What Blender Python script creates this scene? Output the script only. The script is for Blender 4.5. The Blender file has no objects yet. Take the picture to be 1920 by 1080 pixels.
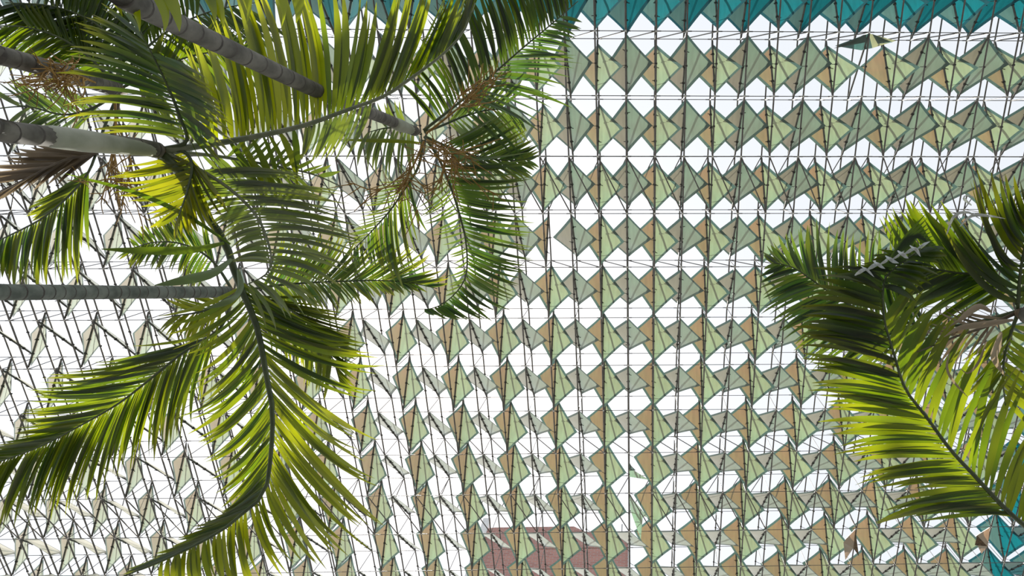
import bpy, math, random
import numpy as np
from mathutils import Vector, Matrix

rnd = random.Random(7)
scene = bpy.context.scene
col = scene.collection

# ------------------------------------------------------------------ camera
U = 0.8                       # metres per bay of the space frame
CAM = np.array([0.0, 0.0, 1.6])
FPX, PX0, PY0 = 1168.04, 1213.5, 540.0       # focal length and principal point, pixels of 1920x1080
PITCH, YAW, ROLL = 0.34891, -0.02273, -0.00379


def _rot():
    cx, sx = math.cos(PITCH), math.sin(PITCH)
    cy, sy = math.cos(YAW), math.sin(YAW)
    cz, sz = math.cos(ROLL), math.sin(ROLL)
    rx = np.array([[1, 0, 0], [0, cx, -sx], [0, sx, cx]])
    ry = np.array([[cy, 0, sy], [0, 1, 0], [-sy, 0, cy]])
    rz = np.array([[cz, -sz, 0], [sz, cz, 0], [0, 0, 1]])
    return rz @ ry @ rx


ROT = _rot()                  # rows: camera right, down, forward


def at(x, y, d):
    """world point seen at photograph pixel (x, y) at distance d along the optical axis"""
    q = np.array([(x - PX0) / FPX, (y - PY0) / FPX, 1.0]) * d
    return CAM + ROT.T @ q


def pix(p):
    q = ROT @ (np.asarray(p) - CAM)
    return np.array([PX0 + FPX * q[0] / q[2], PY0 + FPX * q[1] / q[2]])


cam_data = bpy.data.cameras.new('camera')
cam_data.sensor_width = 36.0
cam_data.lens = FPX / 1920.0 * 36.0
cam_data.shift_x = (960.0 - PX0) / 1920.0
cam_data.clip_end = 500.0
cam = bpy.data.objects.new('camera', cam_data)
col.objects.link(cam)
m = Matrix.Identity(4)
for i in range(3):
    m[i][0] = ROT[0][i]
    m[i][1] = -ROT[1][i]
    m[i][2] = -ROT[2][i]
    m[i][3] = CAM[i]
cam.matrix_world = m
scene.camera = cam

# ------------------------------------------------------------------ sky, sun, exposure
SUN = at(803, 652, 1.0) - CAM
SUN = SUN / np.linalg.norm(SUN)
world = bpy.data.worlds.new('hazy_sky')
scene.world = world
world.use_nodes = True
nt = world.node_tree
nt.nodes.clear()
out = nt.nodes.new('ShaderNodeOutputWorld')
sky = nt.nodes.new('ShaderNodeTexSky')
sky.sky_type = 'NISHITA'
sky.sun_disc = False
sky.sun_elevation = math.asin(SUN[2])
sky.sun_rotation = math.atan2(SUN[0], SUN[1])
sky.air_density = 1.0
sky.dust_density = 3.5
sky.ozone_density = 1.0
bg1 = nt.nodes.new('ShaderNodeBackground')
bg1.inputs['Strength'].default_value = 0.026
bg2 = nt.nodes.new('ShaderNodeBackground')         # even layer of thin cloud
bg2.inputs['Color'].default_value = (0.93, 0.965, 1.0, 1)
bg2.inputs['Strength'].default_value = 0.90
add = nt.nodes.new('ShaderNodeAddShader')
nt.links.new(sky.outputs[0], bg1.inputs['Color'])
nt.links.new(bg1.outputs[0], add.inputs[0])
nt.links.new(bg2.outputs[0], add.inputs[1])
nt.links.new(add.outputs[0], out.inputs['Surface'])

sun_data = bpy.data.lights.new('sun', 'SUN')
sun_data.energy = 9.0
sun_data.color = (1.0, 0.95, 0.86)
sun_data.angle = 0.012
sun = bpy.data.objects.new('sun', sun_data)
col.objects.link(sun)
sun.rotation_euler = Vector((-SUN[0], -SUN[1], -SUN[2])).to_track_quat('-Z', 'Y').to_euler()
sun.location = (0, 0, 40)

scene.view_settings.view_transform = 'Standard'
scene.view_settings.look = 'None'
scene.view_settings.gamma = 1.0
scene.view_settings.exposure = 0.0
scene.view_settings.use_curve_mapping = False


# ------------------------------------------------------------------ materials
def new_mat(name):
    mt = bpy.data.materials.new(name)
    mt.use_nodes = True
    t = mt.node_tree
    t.nodes.clear()
    o = t.nodes.new('ShaderNodeOutputMaterial')
    return mt, t, o


def noise_colour(t, c1, c2, scale, lo=0.35, hi=0.65, stretch=None, detail=4.0):
    tc = t.nodes.new('ShaderNodeTexCoord')
    nz = t.nodes.new('ShaderNodeTexNoise')
    nz.inputs['Scale'].default_value = scale
    nz.inputs['Detail'].default_value = detail
    src = tc.outputs['Object']
    if stretch:
        mp = t.nodes.new('ShaderNodeMapping')
        mp.inputs['Scale'].default_value = stretch
        t.links.new(src, mp.inputs['Vector'])
        src = mp.outputs[0]
    t.links.new(src, nz.inputs['Vector'])
    rp = t.nodes.new('ShaderNodeValToRGB')
    rp.color_ramp.elements[0].position = lo
    rp.color_ramp.elements[1].position = hi
    rp.color_ramp.elements[0].color = (*c1, 1)
    rp.color_ramp.elements[1].color = (*c2, 1)
    t.links.new(nz.outputs['Fac'], rp.inputs['Fac'])
    return rp.outputs['Color'], nz.outputs['Fac']


def plain(name, c1, c2, scale=6.0, rough=0.6, metal=0.0, bump=0.0):
    mt, t, o = new_mat(name)
    b = t.nodes.new('ShaderNodeBsdfPrincipled')
    c, f = noise_colour(t, c1, c2, scale)
    t.links.new(c, b.inputs['Base Color'])
    b.inputs['Roughness'].default_value = rough
    b.inputs['Metallic'].default_value = metal
    if bump:
        bn = t.nodes.new('ShaderNodeBump')
        bn.inputs['Strength'].default_value = bump
        t.links.new(f, bn.inputs['Height'])
        t.links.new(bn.outputs[0], b.inputs['Normal'])
    t.links.new(b.outputs[0], o.inputs['Surface'])
    return mt


def fabric(name, c1, c2, refl, sheen=1.0):
    """thin coated mesh cloth that lets the daylight through; its colour runs from c1 at the
    upper corner to c2 at the lower one ('tint' on the mesh), old rain streaks as stains"""
    mt, t, o = new_mat(name)
    fa = t.nodes.new('ShaderNodeAttribute')
    fa.attribute_name = 'tint'
    tc0 = t.nodes.new('ShaderNodeTexCoord')
    nz = t.nodes.new('ShaderNodeTexNoise')
    nz.inputs['Scale'].default_value = 3.0
    t.links.new(tc0.outputs['Object'], nz.inputs['Vector'])
    m1 = t.nodes.new('ShaderNodeMath')
    m1.operation = 'MULTIPLY_ADD'
    m1.inputs[1].default_value = 0.9
    m1.inputs[2].default_value = -0.45
    t.links.new(nz.outputs['Fac'], m1.inputs[0])
    m2 = t.nodes.new('ShaderNodeMath')
    m2.operation = 'ADD'
    m2.use_clamp = True
    t.links.new(m1.outputs[0], m2.inputs[0])
    t.links.new(fa.outputs['Fac'], m2.inputs[1])
    cm = t.nodes.new('ShaderNodeMix')
    cm.data_type = 'RGBA'
    cm.inputs[6].default_value = (*c1, 1)
    cm.inputs[7].default_value = (*c2, 1)
    t.links.new(m2.outputs[0], cm.inputs[0])
    c = cm.outputs[2]
    tc = t.nodes.new('ShaderNodeTexCoord')
    mp = t.nodes.new('ShaderNodeMapping')
    mp.inputs['Rotation'].default_value = (0, 0, 0.7)
    mp.inputs['Scale'].default_value = (9, 1.2, 1.2)
    t.links.new(tc.outputs['Object'], mp.inputs['Vector'])
    n2 = t.nodes.new('ShaderNodeTexNoise')
    n2.inputs['Scale'].default_value = 1.6
    n2.inputs['Detail'].default_value = 6
    oi = t.nodes.new('ShaderNodeObjectInfo')
    ad = t.nodes.new('ShaderNodeVectorMath')
    ad.operation = 'ADD'
    t.links.new(mp.outputs[0], ad.inputs[0])
    t.links.new(oi.outputs['Location'], ad.inputs[1])
    t.links.new(ad.outputs[0], n2.inputs['Vector'])
    r2 = t.nodes.new('ShaderNodeMapRange')
    r2.inputs['From Min'].default_value = 0.3
    r2.inputs['From Max'].default_value = 0.72
    r2.inputs['To Min'].default_value = 1.12
    r2.inputs['To Max'].default_value = 0.8
    t.links.new(n2.outputs['Fac'], r2.inputs['Value'])
    rr = t.nodes.new('ShaderNodeMapRange')
    rr.inputs['To Min'].default_value = 0.9
    rr.inputs['To Max'].default_value = 1.1
    t.links.new(oi.outputs['Random'], rr.inputs['Value'])
    mu = t.nodes.new('ShaderNodeMath')
    mu.operation = 'MULTIPLY'
    t.links.new(r2.outputs[0], mu.inputs[0])
    t.links.new(rr.outputs[0], mu.inputs[1])
    sc = t.nodes.new('ShaderNodeVectorMath')
    sc.operation = 'SCALE'
    t.links.new(c, sc.inputs[0])
    t.links.new(mu.outputs[0], sc.inputs['Scale'])
    tr = t.nodes.new('ShaderNodeBsdfTranslucent')
    t.links.new(sc.outputs[0], tr.inputs['Color'])
    df = t.nodes.new('ShaderNodeBsdfDiffuse')
    df.inputs['Color'].default_value = (*refl, 1)
    ash = t.nodes.new('ShaderNodeAddShader')
    t.links.new(tr.outputs[0], ash.inputs[0])
    t.links.new(df.outputs[0], ash.inputs[1])
    lw = t.nodes.new('ShaderNodeLayerWeight')
    lw.inputs['Blend'].default_value = 0.5
    pw = t.nodes.new('ShaderNodeMath')
    pw.operation = 'POWER'
    pw.inputs[1].default_value = 2.6
    t.links.new(lw.outputs['Facing'], pw.inputs[0])
    sheen_df = t.nodes.new('ShaderNodeBsdfDiffuse')          # silvery sheen at a flat angle, painted in as paler cloth
    sheen_df.inputs['Color'].default_value = (0.55 * sheen, 0.53 * sheen, 0.46 * sheen, 1)
    sheen_tr = t.nodes.new('ShaderNodeBsdfTranslucent')
    sheen_tr.inputs['Color'].default_value = (0.40 * sheen, 0.43 * sheen, 0.44 * sheen, 1)
    gl = t.nodes.new('ShaderNodeAddShader')
    t.links.new(sheen_df.outputs[0], gl.inputs[0])
    t.links.new(sheen_tr.outputs[0], gl.inputs[1])
    mx = t.nodes.new('ShaderNodeMixShader')
    lim = t.nodes.new('ShaderNodeMath')
    lim.operation = 'MULTIPLY'
    lim.inputs[1].default_value = 0.95
    t.links.new(pw.outputs[0], lim.inputs[0])
    t.links.new(lim.outputs[0], mx.inputs[0])
    t.links.new(ash.outputs[0], mx.inputs[1])
    t.links.new(gl.outputs[0], mx.inputs[2])
    t.links.new(mx.outputs[0], o.inputs['Surface'])
    return mt


def leaf_mat(name, trans, trans2, refl, refl2, gloss=0.035):
    """green blade: 'tint' runs from fresh green (0) to yellowed (1) and is stored on the mesh"""
    mt, t, o = new_mat(name)
    at_ = t.nodes.new('ShaderNodeAttribute')
    at_.attribute_name = 'tint'

    def mix(a, b):
        n = t.nodes.new('ShaderNodeMix')
        n.data_type = 'RGBA'
        n.inputs[6].default_value = (*a, 1)
        n.inputs[7].default_value = (*b, 1)
        t.links.new(at_.outputs['Fac'], n.inputs[0])
        return n.outputs[2]
    tr = t.nodes.new('ShaderNodeBsdfTranslucent')
    t.links.new(mix(trans, trans2), tr.inputs['Color'])
    df = t.nodes.new('ShaderNodeBsdfDiffuse')
    t.links.new(mix(refl, refl2), df.inputs['Color'])
    a = t.nodes.new('ShaderNodeAddShader')
    t.links.new(tr.outputs[0], a.inputs[0])
    t.links.new(df.outputs[0], a.inputs[1])
    g = t.nodes.new('ShaderNodeBsdfGlossy')
    g.inputs['Roughness'].default_value = 0.38
    g.inputs['Color'].default_value = (0.9, 0.95, 1, 1)
    mx = t.nodes.new('ShaderNodeMixShader')
    mx.inputs[0].default_value = gloss
    t.links.new(a.outputs[0], mx.inputs[1])
    t.links.new(g.outputs[0], mx.inputs[2])
    t.links.new(mx.outputs[0], o.inputs['Surface'])
    return mt


M = {}
M['steel'] = plain('galvanised_steel', (0.075, 0.07, 0.066), (0.14, 0.132, 0.125), 5, 0.38, 0.3)
M['spar'] = plain('dark_sheathed_steel', (0.055, 0.055, 0.052), (0.11, 0.108, 0.10), 7, 0.5, 0.2)
M['clip'] = plain('black_clip', (0.012, 0.012, 0.012), (0.03, 0.03, 0.03), 7, 0.6)
M['joint'] = plain('pale_zinc_joint', (0.45, 0.44, 0.42), (0.62, 0.61, 0.6), 9, 0.4, 0.4)
CLOTH = (0.26, 0.245, 0.21)
M['tan'] = fabric('tan_mesh_cloth', (0.118, 0.064, 0.032), (0.100, 0.090, 0.034), CLOTH)
M['green'] = fabric('pale_green_mesh_cloth', (0.150, 0.162, 0.080), (0.118, 0.202, 0.118), CLOTH)
M['greytan'] = fabric('grey_tan_mesh_cloth', (0.112, 0.108, 0.070), (0.118, 0.104, 0.078), CLOTH)
M['greygreen'] = fabric('grey_green_mesh_cloth', (0.105, 0.195, 0.125), (0.122, 0.170, 0.135), CLOTH)
M['hem'] = fabric('double_hem_cloth', (0.03, 0.07, 0.065), (0.042, 0.07, 0.055), (0.08, 0.09, 0.085), 0.5)
M['tealgrey'] = fabric('grey_teal_mesh_cloth', (0.03, 0.085, 0.075), (0.04, 0.085, 0.075), (0.1, 0.12, 0.12), 0.4)
M['teal'] = fabric('teal_mesh_cloth', (0.002, 0.088, 0.105), (0.006, 0.10, 0.115), (0.02, 0.12, 0.13), 0.3)
M['tealhem'] = fabric('teal_hem_cloth', (0.008, 0.045, 0.055), (0.01, 0.05, 0.06), (0.02, 0.05, 0.06), 0.3)
M['leaf'] = leaf_mat('palm_blade', (0.080, 0.130, 0.0015), (0.28, 0.26, 0.004), (0.012, 0.028, 0.006), (0.09, 0.08, 0.012))
M['leaf_bright'] = leaf_mat('sunlit_palm_blade', (0.19, 0.225, 0.0015), (0.33, 0.31, 0.004), (0.02, 0.04, 0.006), (0.09, 0.08, 0.012))  # brighter copy of the blade, sunlight painted into its colour
M['leaf_deep'] = leaf_mat('deep_green_palm_blade', (0.034, 0.082, 0.005), (0.26, 0.25, 0.006), (0.014, 0.032, 0.012), (0.07, 0.07, 0.015), 0.05)
M['leaf_dark'] = leaf_mat('shaded_palm_blade', (0.022, 0.045, 0.001), (0.15, 0.14, 0.004), (0.008, 0.018, 0.005), (0.05, 0.045, 0.01), 0.03)  # darker copy of the blade, shade painted into its colour
M['leaf_dull'] = leaf_mat('skylit_blade_back', (0.05, 0.07, 0.06), (0.1, 0.1, 0.08), (0.34, 0.37, 0.39), (0.44, 0.44, 0.43), 0.08)  # folded undersides, sky reflection painted in as grey-blue
M['leaf_grey'] = leaf_mat('palm_blade_bloom', (0.052, 0.09, 0.006), (0.2, 0.2, 0.01), (0.045, 0.07, 0.04), (0.12, 0.11, 0.03), 0.07)
M['dry'] = leaf_mat('dry_palm_blade', (0.06, 0.042, 0.02), (0.22, 0.17, 0.11), (0.07, 0.055, 0.04), (0.24, 0.2, 0.16))
M['rachis'] = plain('palm_rib', (0.035, 0.055, 0.022), (0.07, 0.095, 0.04), 12, 0.5)
M['rachis_pale'] = plain('pale_palm_rib', (0.12, 0.15, 0.09), (0.2, 0.22, 0.15), 12, 0.5)
M['rachis_dry'] = plain('dry_palm_rib', (0.06, 0.045, 0.03), (0.11, 0.085, 0.06), 12, 0.7)
M['bark'] = plain('palm_bark', (0.07, 0.066, 0.056), (0.165, 0.157, 0.135), 9, 0.8, 0, 0.25)
M['bark_green'] = plain('mossy_palm_bark', (0.075, 0.09, 0.075), (0.17, 0.19, 0.165), 10, 0.8, 0, 0.25)
M['scar'] = plain('leaf_scar_bark', (0.05, 0.045, 0.04), (0.09, 0.08, 0.07), 14, 0.9)
M['shaft'] = plain('crownshaft_skin', (0.23, 0.25, 0.19), (0.36, 0.37, 0.31), 5, 0.55)
M['sheath'] = plain('brown_leaf_base', (0.05, 0.035, 0.022), (0.17, 0.11, 0.06), 18, 0.85, 0, 0.3)
M['flower'] = plain('flower_stalk_skin', (0.20, 0.105, 0.018), (0.32, 0.19, 0.035), 20, 0.7)
M['paving'] = plain('grey_paving', (0.14, 0.137, 0.125), (0.21, 0.205, 0.19), 1.5, 0.85)
M['metal_white'] = plain('white_trim', (0.62, 0.62, 0.62), (0.72, 0.72, 0.72), 3, 0.6)


def brick_mat():
    mt, t, o = new_mat('red_brick')
    b = t.nodes.new('ShaderNodeBsdfPrincipled')
    b.inputs['Roughness'].default_value = 0.9
    tc = t.nodes.new('ShaderNodeTexCoord')
    br = t.nodes.new('ShaderNodeTexBrick')
    br.inputs['Color1'].default_value = (0.44, 0.21, 0.17, 1)
    br.inputs['Color2'].default_value = (0.34, 0.155, 0.13, 1)
    br.inputs['Mortar'].default_value = (0.36, 0.30, 0.28, 1)
    br.inputs['Scale'].default_value = 1.0
    br.inputs['Mortar Size'].default_value = 0.04
    br.inputs['Brick Width'].default_value = 0.9
    br.inputs['Row Height'].default_value = 0.3
    t.links.new(tc.outputs['UV'], br.inputs['Vector'])
    t.links.new(br.outputs['Color'], b.inputs['Base Color'])
    t.links.new(b.outputs[0], o.inputs['Surface'])
    return mt


M['brick'] = brick_mat()


# ------------------------------------------------------------------ mesh helpers
class MB:
    def __init__(self):
        self.v, self.f, self.mi, self.t, self.sm = [], [], [], [], []

    def add(self, verts, faces, mat=0, tint=0.0, smooth=False):
        o = len(self.v)
        self.v.extend([tuple(map(float, p)) for p in verts])
        if isinstance(tint, (list, tuple, np.ndarray)):
            self.t.extend([float(x) for x in tint])
        else:
            self.t.extend([float(tint)] * len(verts))
        for k, f in enumerate(faces):
            self.f.append(tuple(o + i for i in f))
            self.mi.append(mat[k] if isinstance(mat, list) else mat)
            self.sm.append(smooth)

    def mesh(self, name, mats, origin=(0, 0, 0), tint=False):
        me = bpy.data.meshes.new(name)
        ox, oy, oz = [float(a) for a in origin]
        me.from_pydata([(x - ox, y - oy, z - oz) for x, y, z in self.v], [], self.f)
        for mt in mats:
            me.materials.append(M[mt])
        me.polygons.foreach_set('material_index', self.mi)
        me.polygons.foreach_set('use_smooth', self.sm)
        if tint:
            a = me.attributes.new('tint', 'FLOAT', 'POINT')
            a.data.foreach_set('value', self.t)
        me.update()
        return me


def link(name, me, parent=None, loc=(0, 0, 0)):
    o = bpy.data.objects.new(name, me)
    col.objects.link(o)
    o.location = [float(a) for a in loc]
    if parent is not None:
        o.parent = parent
    return o


def tag(o, label, cat, group=None, kind=None):
    if label:
        o['label'] = label
    if cat:
        o['category'] = cat
    if group:
        o['group'] = group
    if kind:
        o['kind'] = kind
    return o


def frame(d, up=(0, 0, 1)):
    d = d / (np.linalg.norm(d) + 1e-12)
    u = np.array(up, float)
    a = np.cross(d, u)
    if np.linalg.norm(a) < 1e-3:
        a = np.cross(d, np.array([1.0, 0, 0]))
    a /= np.linalg.norm(a)
    return a, np.cross(a, d)


def bar(mb, a, b, r, n=6, mat=0):
    a, b = np.asarray(a, float), np.asarray(b, float)
    s, t = frame(b - a)
    vs = []
    for p in (a, b):
        for i in range(n):
            w = 2 * math.pi * i / n
            vs.append(p + r * (math.cos(w) * s + math.sin(w) * t))
    fs = [(i, (i + 1) % n, n + (i + 1) % n, n + i) for i in range(n)]
    fs += [tuple(range(n - 1, -1, -1)), tuple(range(n, 2 * n))]
    mb.add(vs, fs, mat, 0, False)


def tube(mb, pts, rad, n=8, mat=0, tint=0.0, flat=1.0):
    pts = [np.asarray(p, float) for p in pts]
    vs, fs, ms = [], [], []
    for i, p in enumerate(pts):
        d = pts[min(i + 1, len(pts) - 1)] - pts[max(i - 1, 0)]
        s, t = frame(d)
        r = rad[i] if hasattr(rad, '__len__') else rad
        for k in range(n):
            w = 2 * math.pi * k / n
            vs.append(p + r * (math.cos(w) * s + flat * math.sin(w) * t))
    for i in range(len(pts) - 1):
        for k in range(n):
            fs.append((i * n + k, i * n + (k + 1) % n, (i + 1) * n + (k + 1) % n, (i + 1) * n + k))
            ms.append(mat[i] if isinstance(mat, list) else mat)
    fs.append(tuple(range(n - 1, -1, -1)))
    ms.append(ms[0])
    e = (len(pts) - 1) * n
    fs.append(tuple(range(e, e + n)))
    ms.append(ms[-2])
    mb.add(vs, fs, ms, tint, True)


def spline(ctrl, n):
    """Catmull-Rom through ctrl, n points even in the parameter of chord length"""
    c = [np.asarray(p, float) for p in ctrl]
    seg = [np.linalg.norm(c[i + 1] - c[i]) for i in range(len(c) - 1)]
    cum = np.concatenate([[0], np.cumsum(seg)])
    res = []
    for x in np.linspace(0, cum[-1], n):
        i = min(int(np.searchsorted(cum, x, side='right') - 1), len(c) - 2)
        t = (x - cum[i]) / max(seg[i], 1e-9)
        p0 = c[i - 1] if i > 0 else 2 * c[0] - c[1]
        p3 = c[i + 2] if i + 2 < len(c) else 2 * c[-1] - c[-2]
        p1, p2 = c[i], c[i + 1]
        res.append(0.5 * ((2 * p1) + (-p0 + p2) * t + (2 * p0 - 5 * p1 + 4 * p2 - p3) * t * t + (-p0 + 3 * p1 - 3 * p2 + p3) * t ** 3))
    return np.array(res)


# ------------------------------------------------------------------ ground
g = MB()
g.add([(-60, -60, 0), (60, -60, 0), (60, 60, 0), (-60, 60, 0)], [(0, 1, 2, 3)])
gr = link('floor', g.mesh('floor', ['paving']))
gr['kind'] = 'structure'

# ------------------------------------------------------------------ canopy: double-layer space frame with sails
H0, X0, Y0, RY, DH, DX, DY = 21.91616, -0.21077, -0.93093, 2.02017, 1.44983, 0.01017, 0.19403
J0, J1, K0, K1 = -33, 20, -2, 13          # columns and rows of nodes


def lower(j, k):
    return CAM + U * np.array([X0 + j, Y0 + k * RY, H0])


def upper(j, k):
    return CAM + U * np.array([X0 + j + DX, Y0 + k * RY + DY, H0 + DH])


canopy = bpy.data.objects.new('space_frame_canopy', None)
col.objects.link(canopy)
canopy.location = (0, 0, 0)
tag(canopy, 'steel space frame canopy carrying rows of diamond shaped green and tan shade sails', 'canopy')

# chords and cross rods, one object each
RL, RU = 0.023, 0.022
for j in range(J0, J1 + 1):
    for fn, nm in ((lower, 'lower_chord'), (upper, 'upper_chord')):
        mb = MB()
        a, b = fn(j, K0), fn(j, K1)
        bar(mb, a, b, RL if fn is lower else RU, 8)
        link(nm, mb.mesh(nm, ['steel'], a), canopy, a)
for k in range(K0, K1 + 1):
    for fn, nm in ((lower, 'lower_cross_rod'), (upper, 'upper_cross_rod')):
        mb = MB()
        a, b = fn(J0, k), fn(J1, k)
        bar(mb, a, b, 0.010, 6)
        for j in range(J0, J1 + 1):               # thicker sleeve on each side of a node
            c = fn(j, k)
            ex = np.array([U * 0.16, 0, 0])
            bar(mb, c - ex, c + ex, 0.0145, 6)
        link(nm, mb.mesh(nm, ['spar'], a), canopy, a)


def unit_bar(name, vec, r, mat, n=6):
    mb = MB()
    bar(mb, (0, 0, 0), vec, r, n)
    return mb.mesh(name, [mat])


def in_frame(p, mrg=40):
    x, y = pix(p)
    return -mrg < x < 1920 + mrg and -mrg < y < 1080 + mrg


post_me = unit_bar('post', upper(0, 0) - lower(0, 0), 0.011, 'steel')
braces = {
    'lower_brace': (unit_bar('lower_brace', lower(1, 1) - lower(0, 0), 0.018, 'steel'), lower, (2, 9)),
    'upper_brace': (unit_bar('upper_brace', upper(-1, 1) - upper(0, 0), 0.015, 'steel'), upper, (2, 9)),
    'cross_brace': (unit_bar('cross_brace', lower(1, 0) - upper(0, 0), 0.015, 'steel'), upper, (0, 4, 8, 12)),
}
posts = [(j, k) for j in range(J0, J1 + 1) for k in range(K0, K1 + 1)]
posts.sort(key=lambda q: (not in_frame(lower(*q)), q[1]))
rest = MB()
for n, (j, k) in enumerate(posts):
    if n < 300:
        link('post', post_me, canopy, lower(j, k))
    else:
        bar(rest, lower(j, k), upper(j, k), 0.011, 6)
link('posts', rest.mesh('posts', ['steel']), canopy)['kind'] = 'stuff'
for nm, (me, fn, rows) in braces.items():
    for k in rows:
        for j in range(J0 + 1, J1):
            link(nm, me, canopy, fn(j, k))
jm = MB()
for j in range(J0, J1 + 1):
    for k in range(K0, K1 + 1):
        for fn in (lower, upper):
            c = fn(j, k)
            r = 0.042
            vs = [c + np.array(v) * r for v in ((1, 0, 0), (-1, 0, 0), (0, 1.7, 0), (0, -1.7, 0), (0, 0, 1), (0, 0, -1))]
            jm.add(vs, [(0, 2, 4), (2, 1, 4), (1, 3, 4), (3, 0, 4), (2, 0, 5), (1, 2, 5), (3, 1, 5), (0, 3, 5)])
link('node_joints', jm.mesh('node_joints', ['joint']), canopy)['kind'] = 'stuff'


# sails: local frames with the origin at the middle of the spar
def sail_geo(kind):
    if kind == 'A':
        s, e = upper(0, 0), lower(0, 1)
        t0, t1 = 0.075, 0.945
        L = np.array([-0.816, 0.008, 0.579]) * U
        R = np.array([0.884, -0.046, -0.625]) * U
    else:
        s, e = lower(0, 0), upper(0, 1)
        t0, t1 = 0.052, 0.944
        L = np.array([-0.90, 0.175, 0.69]) * U
        R = np.array([0.878, -0.115, -0.66]) * U
    mid = (s + e) / 2
    s, e = s - mid, e - mid
    return s, e, s + (e - s) * t0, s + (e - s) * t1, L, R


def sail_half(mb, hm, T, B, tip, nrm, rng, wave, n=7, sag=0.028, hem=0.075):
    """one half of a sail between the spar line T-B and its outer tip: cloth and folded hem"""
    outer = []
    for a, b in ((T, tip), (tip, B)):
        for i in range(n):
            t = i / n
            p = a + (b - a) * t
            c = (T + B) / 2
            inw = (c - (a + b) / 2)
            outer.append(p + inw * sag * 4 * t * (1 - t))
    outer.append(B)
    N = len(outer)
    inner = []
    for i, p in enumerate(outer):
        t = i / (N - 1)
        q = T + (B - T) * t
        e = np.linalg.norm(tip - p)
        w = hem + (0.05 if i == n else 0.0)
        if i == 0:
            d = (B - T)
            inner.append(T + d / np.linalg.norm(d) * hem * 1.5)
        elif i == N - 1:
            d = (T - B)
            inner.append(B + d / np.linalg.norm(d) * hem * 1.5)
        else:
            seg = outer[i + 1] - outer[i - 1]
            seg /= np.linalg.norm(seg)
            d = np.cross(nrm, seg)
            c = (T + B + tip) / 3
            if np.dot(d, c - p) < 0:
                d = -d
            inner.append(p + d * w)
    spn = [inner[0] + (inner[-1] - inner[0]) * (i / (N - 1)) for i in range(N)]
    rows = [spn]
    for t in (0.33, 0.67, 1.0):
        row = []
        for i in range(N):
            p = spn[i] + (inner[i] - spn[i]) * t
            if t < 1:
                p = p + nrm * wave * math.sin(i * 0.9 + t * 3 + rng)
            row.append(p)
        rows.append(row)
    vs = [p for r in rows for p in r]
    fs = []
    for r in range(3):
        for i in range(N - 1):
            a = r * N + i
            fs.append((a, a + 1, a + N + 1, a + N))
    mb.add(vs, fs, hm[0], 0, True)
    hs = inner + outer
    mb.add(hs, [(i, i + 1, N + i + 1, N + i) for i in range(N - 1)], hm[1])


def build_sail(kind, var, halves='LR', scaleL=1.0, scaleR=1.0):
    s, e, T, B, L, R = sail_geo(kind)
    nrm = np.cross(e - s, R - L)
    nrm /= np.linalg.norm(nrm)
    if nrm[2] < 0:
        nrm = -nrm
    off = nrm * 0.05
    rr = random.Random(var * 13 + (0 if kind == 'A' else 5))
    wv = rr.uniform(0.002, 0.009)
    c = MB()
    if 'L' in halves:
        sail_half(c, (0, 2), T + off, B + off, L * scaleL + off * 0.5, nrm, rr.random() * 6, wv)
    if 'R' in halves:
        sail_half(c, (1, 2), T + off, B + off, R * scaleR + off * 0.5, nrm, rr.random() * 6, wv)
    c.t = [min(1.0, max(0.0, (v[1] / U + 0.95) / 1.9)) for v in c.v]
    return c


def sail_hard(kind):
    s, e, T, B, L, R = sail_geo(kind)
    sp = MB()
    bar(sp, s + (e - s) * 0.03, e - (e - s) * 0.03, 0.027, 8)
    ties = []
    for c, x in ((R, np.array([U, R[1], -DH * U / 2])), (L, np.array([-U, L[1], DH * U / 2]))):
        tie = MB()
        ex = np.array([0.03, 0, 0])
        bar(tie, c, x, 0.008, 5)
        bar(tie, x - ex, x + ex, 0.026, 6)
        ties.append(tie)
    return sp, ties


def clip_mb(kind, var, q):
    s, e, T, B, L, R = sail_geo(kind)
    rr = random.Random(var * 7 + 3 + q)
    cl = MB()
    d = (e - s) / np.linalg.norm(e - s)
    c = s + (e - s) * (0.27, 0.5, 0.74)[q]
    bar(cl, c - d * 0.02, c + d * 0.02, 0.042, 8)
    w = np.array([rr.choice((-1, 1)) * rr.uniform(0.05, 0.11), 0, 0]) + d * rr.uniform(-0.05, 0.05)
    bar(cl, c, c + w - np.array([0, 0, 0.03]), 0.011, 5)
    return cl


NV = 4
sail_meshes, spar_meshes, tie_meshes, clip_meshes = {}, {}, {}, {}
for kd in 'AB':
    for var in range(NV):
        sail_meshes[kd, var, 0] = build_sail(kd, var).mesh('sail', ['tan', 'green', 'hem'] if kd == 'A' else ['greytan', 'greygreen', 'hem'], tint=True)
        for q in range(3):
            clip_meshes[kd, var, q] = clip_mb(kd, var, q).mesh('spar_clip', ['clip'])
    for var in range(2):
        sail_meshes[kd, var, 1] = build_sail(kd, var).mesh('teal_sail', ['tealgrey', 'teal', 'tealhem'], tint=True)
    sp, tie = sail_hard(kd)
    spar_meshes[kd] = sp.mesh('spar', ['spar'])
    tie_meshes[kd] = [t.mesh('corner_tie', ['clip']) for t in tie]

MISSING = {(8, 0), (0, 8), (0, 9), (10, 10), (16, 10)}          # cloth torn off or hanging, see below
HALF = {(-3, 3): 'L'}


def sail_mid(j, k):
    return (upper(j, k) + lower(j, k + 1)) / 2 if j % 2 else (lower(j, k) + upper(j, k + 1)) / 2


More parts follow.
